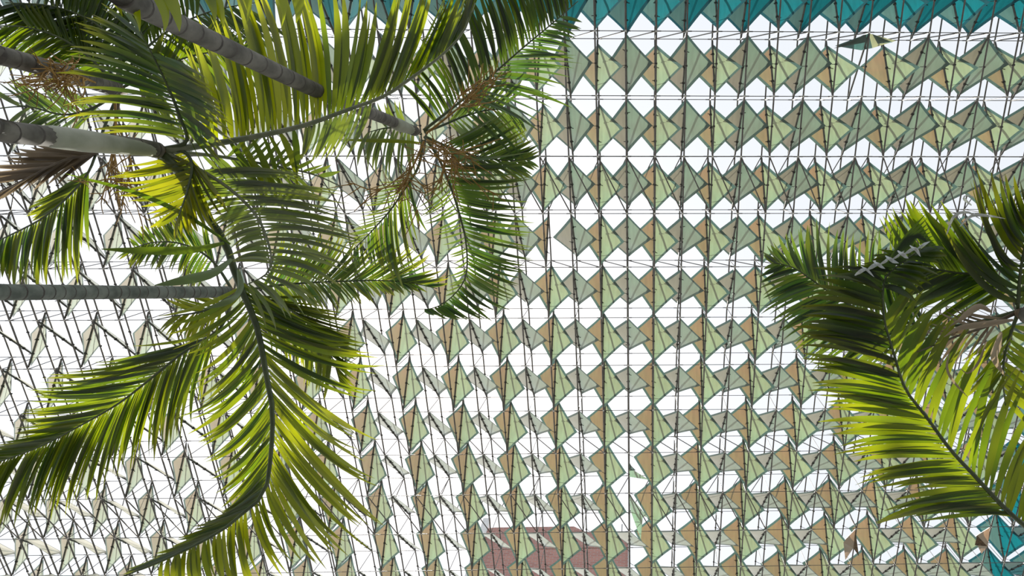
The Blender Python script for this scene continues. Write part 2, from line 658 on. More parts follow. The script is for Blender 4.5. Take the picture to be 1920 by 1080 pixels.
cells = []
for j in range(J0 + 1, J1):
    for k in range(K0, K1):
        kd = 'A' if j % 2 else 'B'
        mid = sail_mid(j, k)
        s, e, T, B, L, R = sail_geo(kd)
        q = [pix(mid + v) for v in (T, R, B, L)]
        ar = 0.5 * abs(sum(q[i][0] * q[(i + 1) % 4][1] - q[(i + 1) % 4][0] * q[i][1] for i in range(4)))
        vis = sum(1 for p in q if 0 <= p[0] <= 1920 and 0 <= p[1] <= 1080) / 4
        cx, cy = pix(mid)
        hidden = (cx < 560 and cy < 330)
        cells.append((-(ar * vis) * (0.2 if hidden else 1), j, k, kd, mid))
cells.sort(key=lambda c: c[0])
far_cloth, far_hard, far_clip = MB(), MB(), MB()
FARM = ['tan', 'green', 'hem', 'tealgrey', 'teal', 'tealhem', 'greytan', 'greygreen', 'hem']
for n, (_, j, k, kd, mid) in enumerate(cells):
    teal = 1 if (k <= -1 or j >= 17) else 0
    var = (j * 7 + k * 3) % NV
    torn = (j, k) in MISSING
    if n < 300:
        if torn:
            o = link('bare_spar', spar_meshes[kd], canopy, mid)
            continue
        if (j, k) in HALF:
            me = build_sail(kd, var, 'L').mesh('sail', ['tan', 'green', 'hem'], tint=True)
        else:
            me = sail_meshes[kd, var % 2 if teal else var, teal]
        o = link('sail', me, canopy, mid)
        link('spar', spar_meshes[kd], o)
        for q in range(3):
            link('spar_clip', clip_meshes[kd, var, q], o)
        for t in tie_meshes[kd]:
            link('corner_tie', t, o)
    else:
        sp, tie = sail_hard(kd)
        far_hard.add([np.array(v) + mid for v in sp.v], sp.f)
        if torn:
            continue
        c = build_sail(kd, var)
        far_cloth.add([np.array(v) + mid for v in c.v], c.f, [i + (3 if teal else (0 if kd == 'A' else 6)) for i in c.mi], c.t, True)
        for cl in [clip_mb(kd, var, q) for q in range(3)] + tie:
            far_clip.add([np.array(v) + mid for v in cl.v], cl.f)
for nm, mb, ms in (('sails', far_cloth, FARM), ('spars', far_hard, ['spar']), ('clips_and_ties', far_clip, ['clip'])):
    link(nm, mb.mesh(nm, ms, tint=True), canopy)['kind'] = 'stuff'


def rag(name, pts, mats, parent, origin):
    """torn cloth: fan of triangles through 3-D points given from the node it hangs on"""
    mb = MB()
    for tri, mi in pts:
        a, b, c = [np.array(p, float) * U for p in tri]
        ab, bc, ca = (a + b) / 2, (b + c) / 2, (c + a) / 2
        ctr = (a + b + c) / 3 + np.array([0, 0, 0.06 * U])
        mb.add([a, ab, b, bc, c, ca, ctr], [(0, 1, 6), (1, 2, 6), (2, 3, 6), (3, 4, 6), (4, 5, 6), (5, 0, 6)], mi, 0, True)
    return link(name, mb.mesh(name, mats), parent, origin)


# sail rolled over its spar at the top of the frame
rag('folded_sail', [(((0, .03, .05), (-1.05, .42, .15), (-.1, .55, .3)), 0), (((0, .03, .05), (-.1, .55, .3), (.25, .48, .25)), 2),
                    (((0, .03, .05), (.25, .48, .25), (1.0, .25, .2)), 1), (((-.1, .05, .0), (-1.1, .5, .1), (-.05, .3, .0)), 2),
                    (((.1, .05, .0), (.3, .35, -.05), (.85, .3, .1)), 2)], ['tealgrey', 'green', 'hem'], canopy, lower(8, 0))
rag('torn_sail', [(((0, .45, .1), (.12, .75, .1), (.02, 1.2, .4)), 2), (((.02, .9, .25), (.85, 1.35, -.0), (.02, 1.45, .35)), 1), (((.02, .6, .1), (.3, .95, .1), (.02, 1.1, .3)), 2)],
    ['greytan', 'greygreen', 'hem'], canopy, lower(0, 8))
rag('torn_sail', [(((0, .08, .0), (.85, 1.3, -.0), (.08, 1.3, .35)), 1), (((.08, 1.25, .35), (.6, 1.3, .1), (.5, 2.0, -.5)), 1)],
    ['greytan', 'greygreen', 'hem'], canopy, lower(0, 9))
rag('hanging_sail', [(((-.05, .05, 0), (-.5, .75, .0), (-.15, .8, -.3)), 0), (((-.05, .05, 0), (-.15, .8, -.3), (.2, 1.35, -.2)), 2), (((-.5, .75, 0), (-.3, 1.75, .0), (-.15, .8, -.3)), 0)],
    ['tan', 'tealgrey', 'sheath'], canopy, lower(10, 10))
rag('hanging_sail', [(((-.05, .02, 0), (-.55, .45, 0), (-.1, .9, -.2)), 0), (((-.55, .45, 0), (-.1, .9, -.2), (-.55, 1.0, 0)), 2), (((-.5, .9, 0), (-.1, .9, -.2), (-.15, 1.5, 0)), 0)],
    ['tan', 'tealgrey', 'sheath'], canopy, lower(16, 10))

# ------------------------------------------------------------------ brick tower beyond the canopy
def tower():
    root = bpy.data.objects.new('brick_tower', None)
    col.objects.link(root)
    # horizontal distance from the camera to the wall, then heights from the picture's sight lines
    def on_plane(x, y, yy):
        r = at(x, y, 1.0) - CAM
        return CAM + r * (yy / r[1])
    dist = 62.0
    a = on_plane(912, 1000, dist)
    b = on_plane(1076, 987, dist)
    c = on_plane(1178, 998, dist)
    root.location = (float(b[0]), dist, 0)
    org = np.array([b[0], dist, 0])
    top = b[2]
    xa, xb, xc = a[0], b[0], c[0]
    xm = on_plane(1100, 995, dist)[0]
    prof = [(xa, 0), (xc, 0), (xc, c[2]), (xm, c[2] + 0.1), (xb, top), (xa + 1.0, top), (xa, top - 0.2)]
    n = len(prof)
    back = 14.0
    vs = [(x, dist, z) for x, z in prof] + [(x, dist + back, z) for x, z in prof]
    fs = [tuple(range(n - 1, -1, -1)), tuple(range(n, 2 * n))] + [(i, (i + 1) % n, n + (i + 1) % n, n + i) for i in range(n)]
    mb = MB()
    mb.add(vs, fs)
    me = mb.mesh('brick_wall', ['brick'], org)
    uv = me.uv_layers.new(name='UVMap')
    for p in me.polygons:
        for li in p.loop_indices:
            v = me.vertices[me.loops[li].vertex_index].co
            uv.data[li].uv = (v.x + v.y, v.z)
    link('brick_wall', me, root)
    mb = MB()
    mb.add([(x, y, z) for z in (top - 14, top + 1.6) for x, y in ((xa - 1.0, dist - .3), (xa, dist - .3), (xa, dist + .6), (xa - 1.0, dist + .6))],
           [(0, 1, 5, 4), (1, 2, 6, 5), (2, 3, 7, 6), (3, 0, 4, 7), (4, 5, 6, 7), (3, 2, 1, 0)])
    link('corner_pier', mb.mesh('corner_pier', ['metal_white'], org), root)
    mb = MB()
    mb.add([(x, y, z) for z in (0, c[2] + .05) for x, y in ((xc, dist - .2), (xc + .3, dist - .2), (xc + .3, dist + .5), (xc, dist + .5))],
           [(0, 1, 5, 4), (1, 2, 6, 5), (2, 3, 7, 6), (3, 0, 4, 7), (4, 5, 6, 7), (3, 2, 1, 0)])
    link('corner_trim', mb.mesh('corner_trim', ['metal_white'], org), root)
    mb = MB()
    m0 = on_plane(1166, 996, dist + 1)
    m1 = on_plane(1166.5, 983, dist + 1)
    bar(mb, m0 - np.array([0, 0, 1]), m1, 0.06, 5)
    link('mast', mb.mesh('mast', ['spar'], org), root)
    tag(root, 'red brick tower with pale corner strips seen beyond the canopy', 'building')


tower()


# ------------------------------------------------------------------ palms
class Palm:
    def __init__(self, label, trunk, rad, bark='bark', ring=0.12, shaft=None, base=None, group=None):
        """trunk: list of (x, y, depth) in view from low to high; rad: radii at the two ends"""
        pts = [at(*t) for t in trunk]
        low = pts[0]
        d = pts[0] - pts[1]
        if base is None:
            b = low + d / max(abs(d[2]), 0.3) * low[2] * 0.25
            base = np.array([b[0], b[1], 0.0])
        else:
            base = np.array(base)
        self.base = base
        self.crown = pts[-1]
        self.root = bpy.data.objects.new('palm_tree', None)
        col.objects.link(self.root)
        self.root.location = [float(v) for v in base]
        tag(self.root, label, 'palm', group)
        mid = base + (low - base) * 0.5 + np.array([0, 0, 0])
        ctrl = [base, mid] + pts
        path = spline(ctrl, 160)
        seg = np.concatenate([[0], np.cumsum(np.linalg.norm(np.diff(path, axis=0), axis=1))])
        total = seg[-1]
        # rings: groove faces get their own slot
        P, Rr, mats = [], [], []
        s = 0.0
        rr = random.Random(len(label))
        while s < total:
            step = ring * (0.8 + 0.5 * rr.random()) * (1.5 - 0.9 * s / total)
            for off, k, mt in ((0, 1.0, 0), (0.9, 0.99, 1), (0.95, 1.02, 1)):
                x = min(s + off * step, total)
                P.append(np.array([np.interp(x, seg, path[:, i]) for i in range(3)]))
                t = x / total
                Rr.append((rad[0] + (rad[1] - rad[0]) * t) * k)
                mats.append(mt)
            s += step
        mb = MB()
        tube(mb, P, Rr, 14, mats[:-1] if len(mats) > 1 else 0)
        link('trunk', mb.mesh('trunk', [bark, 'scar'], base), self.root)
        if shaft:
            a = at(*shaft)
            mb = MB()
            top = self.crown + (self.crown - a) * 0.12
            sp = spline([a - (self.crown - a) * 0.05, a, (a + self.crown) / 2, self.crown, top], 16)
            r0 = rad[1]
            tube(mb, sp, [r0 * v for v in np.interp(np.linspace(0, 1, 16), [0, .06, .3, .8, 1], [1.04, 1.15, 1.2, .85, .5])], 14, 0)
            link('crownshaft', mb.mesh('crownshaft', ['shaft'], base), self.root)
        # fibrous leaf bases at the crown
        mb = MB()
        r0 = rad[1]
        dirn = pts[-1] - pts[-2]
        dirn /= np.linalg.norm(dirn)
        sp = [self.crown - dirn * r0 * 1.6, self.crown - dirn * r0 * .6, self.crown + dirn * r0 * .7, self.crown + dirn * r0 * 2.0]
        tube(mb, spline(sp, 9), [r0 * v for v in (.6, .8, .86, .86, .84, .75, .6, .45, .3)], 12)
        link('leaf_base', mb.mesh('leaf_base', ['sheath'], base), self.root)
        self.leaves = []

    def frond(self, rach, d, sides, sp=9.0, w=0.034, bend=0.12, dd=-0.12, tint=(0.05, 0.25), mat='leaf', rmat='rachis',
              r=(0.016, 0.004), hump=0.1, jit=0.06, tiptint=0.25, seed=0):
        rr = random.Random(seed + len(self.leaves) * 3 + 11)
        p2 = spline([np.array(p, float) for p in rach], 90)
        cum = np.concatenate([[0], np.cumsum(np.linalg.norm(np.diff(p2, axis=0), axis=1))])
        tot = cum[-1]

        def depth(s):
            return d[0] + (d[1] - d[0]) * s + hump * 4 * s * (1 - s)

        def rp(s):
            return np.array([np.interp(s * tot, cum, p2[:, 0]), np.interp(s * tot, cum, p2[:, 1])])
        pts = [at(*rp(s), depth(s)) for s in np.linspace(0, 1, 28)]
        mb = MB()
        tube(mb, pts, [r[0] + (r[1] - r[0]) * (i / 27) ** 0.8 for i in range(28)], 7, 0, 0, 0.8)
        fr = link('frond', mb.mesh('rib', [rmat], self.base), self.root)

        def s_of(q):
            return float(cum[np.argmin(((p2 - np.array(q)) ** 2).sum(1))] / tot)
        for pairs in sides:
            smat, ssp, sdd, sw = mat, sp, dd, 1.0
            if isinstance(pairs, tuple):
                smat = pairs[1] or mat
                ssp = pairs[2] or sp
                sdd = pairs[3] if len(pairs) > 3 else dd
                sw = pairs[4] if len(pairs) > 4 else 1.0
                pairs = pairs[0]
            ss = [s_of(q[:2]) for q in pairs]
            order = np.argsort(ss)
            ss = np.array(ss)[order]
            tx = np.array([pairs[i][2] for i in order], float)
            ty = np.array([pairs[i][3] for i in order], float)
            n = max(3, int((ss[-1] - ss[0]) * tot / ssp))
            for i in range(n + 1):
                s = ss[0] + (ss[-1] - ss[0]) * i / n + rr.uniform(-.3, .3) * (ss[-1] - ss[0]) / n
                s = min(max(s, 0), 1)
                a = rp(s)
                tip = np.array([np.interp(s, ss, tx), np.interp(s, ss, ty)])
                v = tip - a
                k = 1 + rr.gauss(0, jit)
                ang = rr.gauss(0, 0.05)
                v = np.array([v[0] * math.cos(ang) - v[1] * math.sin(ang), v[0] * math.sin(ang) + v[1] * math.cos(ang)]) * k
                ln = np.linalg.norm(v)
                tg = rp(min(s + .02, 1)) - rp(max(s - .02, 0))
                tg /= np.linalg.norm(tg) + 1e-9
                d0 = depth(s)
                dl = sdd * ln / 150.0 * rr.uniform(.6, 1.4)
                c2 = a + v * 0.5 + tg * bend * ln * rr.uniform(.6, 1.4)
                A, C, T = at(*a, d0), at(*c2, d0 + dl * 0.15), at(*(a + v), d0 + dl)
                ti = rr.uniform(*tint)
                self.leaf(fr, A, C, T, w * sw * rr.uniform(.75, 1.15), at(*(a + tg * 20), d0) - A, ti, tiptint, smat, rr, ln)
        return fr

    def leaf(self, fr, A, C, T, w, tang, ti, tiptint, mat, rr, pxlen, n=8):
        mb = MB()
        vs, fs, tn = [], [], []
        nrm = np.cross(tang, T - A)
        nn = np.linalg.norm(nrm)
        nrm = nrm / nn if nn > 1e-9 else np.array([0, 0, 1.0])
        roll = rr.gauss(0, 0.28)
        for i in range(n + 1):
            t = i / n
            p = (1 - t) ** 2 * A + 2 * t * (1 - t) * C + t * t * T
            dv = 2 * (1 - t) * (C - A) + 2 * t * (T - C)
            dv /= np.linalg.norm(dv) + 1e-9
            wd = np.cross(nrm, dv)
            wd /= np.linalg.norm(wd) + 1e-9
            up = np.cross(dv, wd)
            rl = roll + 0.5 * (t - .3) * (1 if roll > 0 else -1)
            wd2 = wd * math.cos(rl) + up * math.sin(rl)
            up2 = up * math.cos(rl) - wd * math.sin(rl)
            hw = 0.5 * w * np.interp(t, [0, .06, .3, .6, .85, 1], [.3, .62, 1, .86, .42, .04])
            fold = 0.28 * hw
            vs += [p - wd2 * hw + up2 * fold, p - up2 * 0.0, p + wd2 * hw + up2 * fold]
            x = min(1.0, ti + tiptint * max(0, t - .55) / .45 + rr.gauss(0, .03))
            tn += [max(0, x)] * 3
            if i:
                o = (i - 1) * 3
                fs += [(o, o + 1, o + 4, o + 3), (o + 1, o + 2, o + 5, o + 4)]
        mb.add(vs, fs, 0, tn, True)
        self.leaves.append((pxlen * w, fr, mb, mat))

    def finish(self):
        def seen(l):
            c = l[2].v[len(l[2].v) // 2]
            x, y = pix(c)
            return l[0] * (1 if (-20 < x < 1940 and -20 < y < 1100) else 0.05)
        self.leaves.sort(key=lambda l: -seen(l))
        rest = {}
        for i, (_, fr, mb, mat) in enumerate(self.leaves):
            if i < 300:
                link('leaflet', mb.mesh('leaflet', [mat], self.base, True), fr)
            else:
                r = rest.setdefault('x', MB())
                ms = ['leaf', 'leaf_grey', 'dry', 'leaf_dark', 'leaf_bright', 'leaf_deep']
                r.add(mb.v, mb.f, ms.index(mat), mb.t, True)
        for r in rest.values():
            link('small_leaflets', r.mesh('small_leaflets', ['leaf', 'leaf_grey', 'dry', 'leaf_dark', 'leaf_bright', 'leaf_deep'], self.base, True), self.root)['kind'] = 'stuff'

    def flowers(self, a, b, n, spread, seed, droop=(0, 0)):
        """branched flower stalk from a to b (x, y, depth), n side branches"""
        rr = random.Random(seed)
        A, B = at(*a), at(*b)
        ctr = (A + B) / 2 + np.array([0, 0, .05])
        main = spline([A, ctr, B], 14)
        mb = MB()
        tube(mb, main, np.linspace(.012, .004, 14), 6)
        for i in range(n):
            s = rr.uniform(.35, 1)
            p = main[int(s * 13)]
            q2 = np.array(b[:2]) + np.array(droop) * rr.random() + np.array([rr.gauss(0, spread), rr.gauss(0, spread * .75)])
            q = at(q2[0], q2[1], b[2] + rr.uniform(-.25, .25))
            mid = (p + q) / 2 + np.array([rr.gauss(0, .05), rr.gauss(0, .05), rr.gauss(.02, .06)])
            br = spline([p, mid, q], 8)
            tube(mb, br, np.linspace(.006, .0035, 8), 4)
            for _ in range(3):
                u = br[rr.randrange(3, 7)]
                e = u + (q - p) * .3 + np.array([rr.gauss(0, .06) for _ in range(3)])
                tube(mb, spline([u, (u + e) / 2 + np.array([0, 0, .02]), e], 5), [.005, .0046, .0042, .0038, .003], 4)
        link('flower_stalk', mb.mesh('flower_stalk', ['flower'], self.base), self.root)

    def strap(self, pts, w, mat='dry', tint=0.4):
        """single withered blade through (x, y, depth) points"""
        path = spline([at(*p) for p in pts], 12)
        mb = MB()
        vs, fs = [], []
        for i, p in enumerate(path):
            dv = path[min(i + 1, 11)] - path[max(i - 1, 0)]
            s, t = frame(dv, ROT[2])
            hw = w * .5 * math.sin(math.pi * (0.12 + 0.85 * i / 11))
            vs += [p - s * hw + t * hw * .4, p, p + s * hw + t * hw * .4]
            if i:
                o = (i - 1) * 3
                fs += [(o, o + 1, o + 4, o + 3), (o + 1, o + 2, o + 5, o + 4)]
        mb.add(vs, fs, 0, tint, True)
        link('withered_blade', mb.mesh('withered_blade', [mat], self.base, True), self.root)


# --- palm with pale smooth crownshaft, nearest on the left
pb = Palm('palm with smooth pale grey crownshaft and long arching fronds, nearest trunk on the left edge',
          [(-140, 232, 2.65), (0, 246, 3.0), (150, 262, 3.5), (262, 275, 3.9), (296, 282, 4.03)], (0.072, 0.052), 'bark', 0.17, shaft=(95, 256, 3.3))
pb.crown = at(305, 282, 4.05)
pb.frond([(300, 284), (400, 270), (500, 252), (578, 233), (650, 207), (719, 181), (766, 150), (829, 103), (869, 59), (890, 5)], (4.05, 3.95),
         [([(380, 273, 345, 120), (430, 265, 372, 30), (500, 252, 418, -45), (560, 238, 490, -70), (610, 222, 560, -75)], 'leaf_bright', 8.5, 0.2),
          [(615, 221, 590, -75), (650, 207, 690, 10), (719, 181, 790, -30), (766, 150, 838, -25), (829, 103, 880, -20), (885, 20, 905, -40)],
          ([(430, 265, 490, 385), (500, 252, 542, 390), (545, 242, 560, 330)], 'leaf', 17), ([(570, 236, 560, 300), (610, 222, 585, 300), (650, 207, 610, 300), (700, 190, 655, 305)], 'leaf_grey', 10, 0.05, 0.6)],
         sp=8.5, w=0.050, bend=0.10, dd=0.10, rmat='rachis_pale', r=(0.026, 0.005), tint=(.0, .3), seed=1)
pb.frond([(302, 286), (345, 330), (385, 400), (421, 452), (436, 497), (452, 541), (482, 613), (500, 707), (511, 769), (508, 852), (495, 924), (451, 966), (404, 1002), (311, 1048), (223, 1084)],
         (4.05, 3.5),
         [([(448, 530, 600, 610), (462, 560, 660, 640), (478, 605, 700, 660), (490, 650, 690, 760)], 'leaf', 7.6, 0.0),
          ([(492, 655, 674, 800), (500, 707, 690, 850), (508, 760, 704, 935), (511, 800, 690, 985),
           (508, 850, 656, 1033), (503, 890, 605, 1062), (495, 924, 562, 1052), (475, 947, 530, 1075), (451, 966, 480, 1110), (404, 1002, 420, 1110), (311, 1048, 310, 1120)], 'leaf_bright', 10.5, 0.22),
          ([(450, 535, 290, 598), (465, 570, 335, 650), (482, 613, 373, 738), (497, 690, 363, 803), (505, 735, 385, 840), (511, 770, 400, 885), (511, 830, 412, 938),
           (508, 865, 425, 962), (495, 924, 405, 975), (451, 966, 350, 1005), (404, 1002, 290, 1045), (311, 1048, 225, 1075)], 'leaf', 7.6, 0.08)],
         sp=7.6, w=0.036, bend=0.16, dd=-0.12, tint=(.0, .34), r=(0.034, 0.004), hump=0.25, seed=2)
pb.frond([(305, 284), (339, 300), (392, 328), (433, 356), (470, 391), (492, 425), (506, 466), (508, 494), (497, 516), (462, 534)], (4.05, 3.9),
         [[(380, 320, 560, 330), (410, 340, 610, 352), (450, 372, 652, 397), (480, 405, 680, 440), (500, 445, 676, 485), (507, 480, 655, 520), (503, 508, 628, 560), (485, 524, 570, 600), (462, 534, 500, 610)],
          [(392, 328, 290, 300), (433, 356, 350, 370), (470, 391, 400, 420), (500, 450, 440, 470), (506, 494, 430, 500)]],
         sp=7.0, w=0.032, bend=-0.16, dd=-0.1, mat='leaf_grey', rmat='rachis_pale', tint=(.1, .3), r=(0.018, 0.004), seed=3)
pb.frond([(305, 280), (350, 265), (338, 220), (318, 170), (295, 120), (262, 58)], (4.05, 3.7),
         [[(350, 262, 180, 252), (342, 230, 134, 212), (330, 198, 128, 180), (318, 170, 122, 120), (300, 130, 150, 60), (275, 85, 170, 20), (262, 58, 220, -10)],
          [(345, 245, 400, 330), (330, 200, 440, 270), (310, 155, 420, 200), (285, 100, 380, 150)]],
         sp=7.5, w=0.038, bend=0.12, dd=-0.15, tint=(.0, .3), mat='leaf_deep', tiptint=.7, seed=4)
pb.frond([(308, 284), (345, 285), (360, 310), (352, 355), (335, 405)], (4.05, 3.8),
         [[(345, 290, 215, 318), (358, 315, 218, 338), (357, 330, 226, 362), (350, 360, 262, 388), (340, 395, 290, 430)],
          [(350, 290, 430, 390), (358, 320, 400, 430), (350, 360, 370, 440), (335, 405, 330, 450)]],
         sp=6.5, w=0.034, bend=0.1, dd=-0.1, tint=(.3, .7), seed=5)
pb.frond([(308, 284), (400, 292), (520, 312), (590, 328), (640, 350)], (4.05, 4.2),
         [[(380, 290, 430, 340), (460, 300, 520, 360), (540, 316, 590, 370)], [(420, 294, 470, 240), (520, 312, 560, 280), (600, 331, 640, 320)]],
         sp=16, w=0.03, bend=0.1, dd=-0.1, mat='leaf_grey', rmat='rachis_pale', tint=(.1, .2), seed=6)
pb.strap([(420, 455, 3.9), (360, 468, 3.8), (270, 470, 3.7), (190, 467, 3.7)], .05, 'leaf', .05)
pb.strap([(434, 485, 3.9), (395, 512, 3.8), (330, 528, 3.7), (290, 535, 3.7)], .06, 'leaf_grey', .05)
pb.strap([(445, 505, 3.9), (448, 540, 3.8), (425, 565, 3.7), (380, 580, 3.7)], .05, 'leaf_grey', .1)
pb.strap([(432, 458, 3.95), (350, 405, 3.9), (250, 360, 3.8), (120, 325, 3.7)], .03, 'leaf', .0)
pb.finish()

# --- tall palm whose ringed trunk crosses the upper left
pa = Palm('tall palm with dark ringed grey trunk slanting across the upper left, brown flower stalks',
          [(120, -58, 2.3), (250, 5, 2.65), (430, 92, 3.3), (620, 182, 4.3), (720, 222, 5.2), (778, 246, 5.8)], (0.058, 0.046), 'bark', 0.13, shaft=(742, 232, 5.4))
pa.crown = at(796, 255, 6.0)
pa.frond([(794, 245), (835, 213), (875, 181), (922, 141), (979, 91), (1032, 47), (1084, 2)], (6.0, 5.9),
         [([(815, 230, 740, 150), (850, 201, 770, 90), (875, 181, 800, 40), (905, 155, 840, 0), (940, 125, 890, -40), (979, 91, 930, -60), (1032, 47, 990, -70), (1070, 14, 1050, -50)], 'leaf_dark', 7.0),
          ([(860, 193, 1000, 330), (890, 168, 1025, 228), (905, 155, 1060, 200), (922, 141, 1045, 170), (950, 116, 1086, 122), (979, 91, 1068, 100), (1010, 65, 1070, 84), (1050, 31, 1095, 45)], 'leaf_deep', 8.5, -0.05, 0.85)],
         sp=7.5, w=0.046, bend=0.1, dd=-0.1, tint=(.0, .12), seed=11, tiptint=.1)
pa.frond([(796, 256), (822, 296), (844, 348), (859, 393), (872, 444), (876, 489), (872, 522), (852, 552), (822, 574), (796, 581)], (6.0, 5.6),
         [[(825, 305, 985, 280), (835, 325, 990, 320), (850, 365, 993, 372), (860, 400, 990, 425), (870, 440, 1004, 470), (876, 480, 980, 520), (874, 510, 965, 560), (862, 540, 928, 596), (840, 562, 896, 600), (815, 576, 862, 600), (798, 581, 815, 590)],
          ([(840, 335, 780, 380), (859, 393, 795, 425), (870, 435, 822, 445), (876, 485, 850, 500), (860, 545, 835, 555)], 'leaf_grey', 9.5, -0.1, 0.55)],
         sp=6.0, w=0.038, bend=0.08, dd=-0.1, tint=(.0, .15), mat='leaf_deep', seed=12, tiptint=.2)
pa.frond([(796, 256), (840, 275), (890, 292), (940, 300), (990, 300)], (6.0, 6.1),
         [[(830, 271, 930, 210), (870, 287, 975, 230), (920, 298, 1000, 265), (985, 300, 1015, 290)],
          [(830, 271, 920, 350), (870, 287, 960, 350), (920, 298, 990, 340), (985, 300, 1010, 315)]],
         sp=7.5, w=0.034, bend=0.08, dd=-0.1, tint=(.0, .25), mat='leaf_deep', seed=13)
pa.frond([(792, 262), (785, 311), (757, 357), (735, 390), (711, 418), (681, 450), (660, 470)], (6.0, 5.7),
         [([(775, 330, 715, 340), (757, 357, 690, 375), (735, 390, 672, 405), (711, 418, 660, 432), (681, 450, 640, 460)], 'leaf_grey', 8.5, -0.15, 0.5),
          [(770, 338, 800, 420), (757, 357, 780, 480), (735, 390, 762, 545), (711, 418, 730, 520), (690, 440, 700, 500), (665, 465, 670, 505)]],
         sp=7, w=0.036, bend=0.12, dd=-0.15, tint=(.0, .3), mat='leaf_deep', seed=14)
pa.frond([(790, 252), (760, 242), (725, 240), (690, 248)], (6.0, 5.8),
         [[(775, 246, 775, 330), (750, 241, 735, 335), (720, 240, 695, 325), (692, 248, 675, 310)],
          [(765, 243, 750, 190), (725, 240, 700, 195)]],
         sp=7.0, w=0.034, bend=0.12, dd=-0.12, mat='leaf_grey', tint=(.05, .25), seed=15)
pa.frond([(796, 248), (830, 235), (880, 215), (930, 205), (970, 215)], (6.0, 6.3),
         [[(840, 230, 900, 150), (880, 215, 930, 130), (930, 205, 990, 160)], [(840, 230, 900, 300), (880, 215, 950, 290), (930, 205, 985, 270), (968, 214, 990, 250)]],
         sp=7.5, w=0.036, bend=0.1, dd=-0.1, mat='leaf_grey', tint=(.0, .1), seed=16)
pa.flowers((800, 262, 5.95), (858, 298, 5.6), 28, 38, 3, (0, 34))
pa.flowers((800, 250, 5.95), (912, 158, 5.5), 16, 27, 4)
pa.flowers((795, 265, 5.95), (748, 360, 5.6), 18, 38, 5)
pa.strap([(790, 268, 5.9), (740, 264, 5.8), (690, 263, 5.8), (636, 262, 5.8)], .04, 'leaf', .3)
pa.finish()

# --- ringed palm in the middle of the left side
pc = Palm('slim palm with green grey closely ringed trunk lying level across the left middle',
          [(-150, 548, 3.55), (0, 548, 4.0), (200, 548, 4.75), (360, 548, 5.45), (428, 547, 5.8)], (0.060, 0.052), 'bark_green', 0.11)
pc.crown = at(437, 547, 5.85)
pc.frond([(436, 549), (415, 613), (342, 662), (280, 712), (223, 756), (156, 795), (78, 836), (0, 865), (-70, 885)], (5.85, 5.3),
         [[(400, 625, 250, 655), (370, 645, 180, 690), (342, 662, 120, 705), (280, 712, 68, 735), (223, 756, 50, 775), (156, 795, 25, 822), (78, 836, -30, 850), (0, 865, -100, 880)],
          [(410, 618, 372, 760), (385, 635, 337, 808), (345, 660, 306, 845), (310, 688, 270, 860), (270, 720, 228, 888), (230, 750, 171, 938), (190, 778, 124, 955), (130, 810, 67, 974), (60, 843, 0, 990), (0, 865, -60, 1000)]],
         sp=6.6, w=0.040, bend=0.12, dd=0.06, tint=(.0, .36), seed=21, hump=.2)
pc.frond([(436, 545), (405, 497), (372, 470), (330, 455), (285, 455), (250, 465)], (5.85, 5.5),
         [[(400, 492, 390, 420), (372, 470, 335, 400), (330, 455, 300, 405), (285, 455, 262, 425), (255, 463, 240, 450)],
          [(395, 488, 370, 560), (360, 463, 335, 510), (330, 455, 300, 505), (300, 454, 270, 503), (270, 458, 240, 497), (252, 464, 216, 488)]],
         sp=6.0, w=0.034, bend=0.1, dd=-0.1, tint=(.0, .35), mat='leaf_deep', tiptint=.4, seed=22)
pc.frond([(440, 548), (520, 535), (600, 529), (655, 527), (711, 526), (767, 530), (820, 541)], (5.85, 6.5),
         [[(490, 539, 530, 440), (540, 533, 600, 440), (600, 529, 660, 450), (655, 527, 730, 455), (700, 526, 790, 470), (740, 528, 830, 505), (800, 536, 840, 530)],
          [(500, 538, 540, 620), (560, 531, 600, 590), (620, 528, 660, 575), (700, 526, 730, 555), (767, 530, 800, 550)]],
         sp=6.5, w=0.034, bend=0.12, dd=-0.1, tint=(.0, .4), mat='leaf_deep', tiptint=.6, seed=23)
pc.frond([(440, 550), (520, 568), (580, 610), (620, 665), (640, 725)], (5.85, 5.6),
         [[(470, 556, 590, 560), (520, 568, 650, 595), (560, 595, 672, 630), (600, 635, 680, 670), (635, 710, 660, 740)],
          [(480, 558, 520, 660), (530, 573, 560, 690), (580, 610, 585, 725), (620, 665, 610, 745)]],
         sp=6.5, w=0.036, bend=0.1, dd=-0.1, tint=(.1, .35), seed=24)
pc.frond([(436, 548), (410, 570), (375, 585), (330, 592), (290, 600)], (5.85, 5.5),
         [[(420, 562, 360, 540), (375, 585, 300, 570)], [(420, 562, 400, 650), (375, 585, 340, 640), (330, 592, 290, 625)]],
         sp=8.5, w=0.036, bend=0.12, dd=-0.1, tint=(.2, .5), seed=25)
pc.finish()

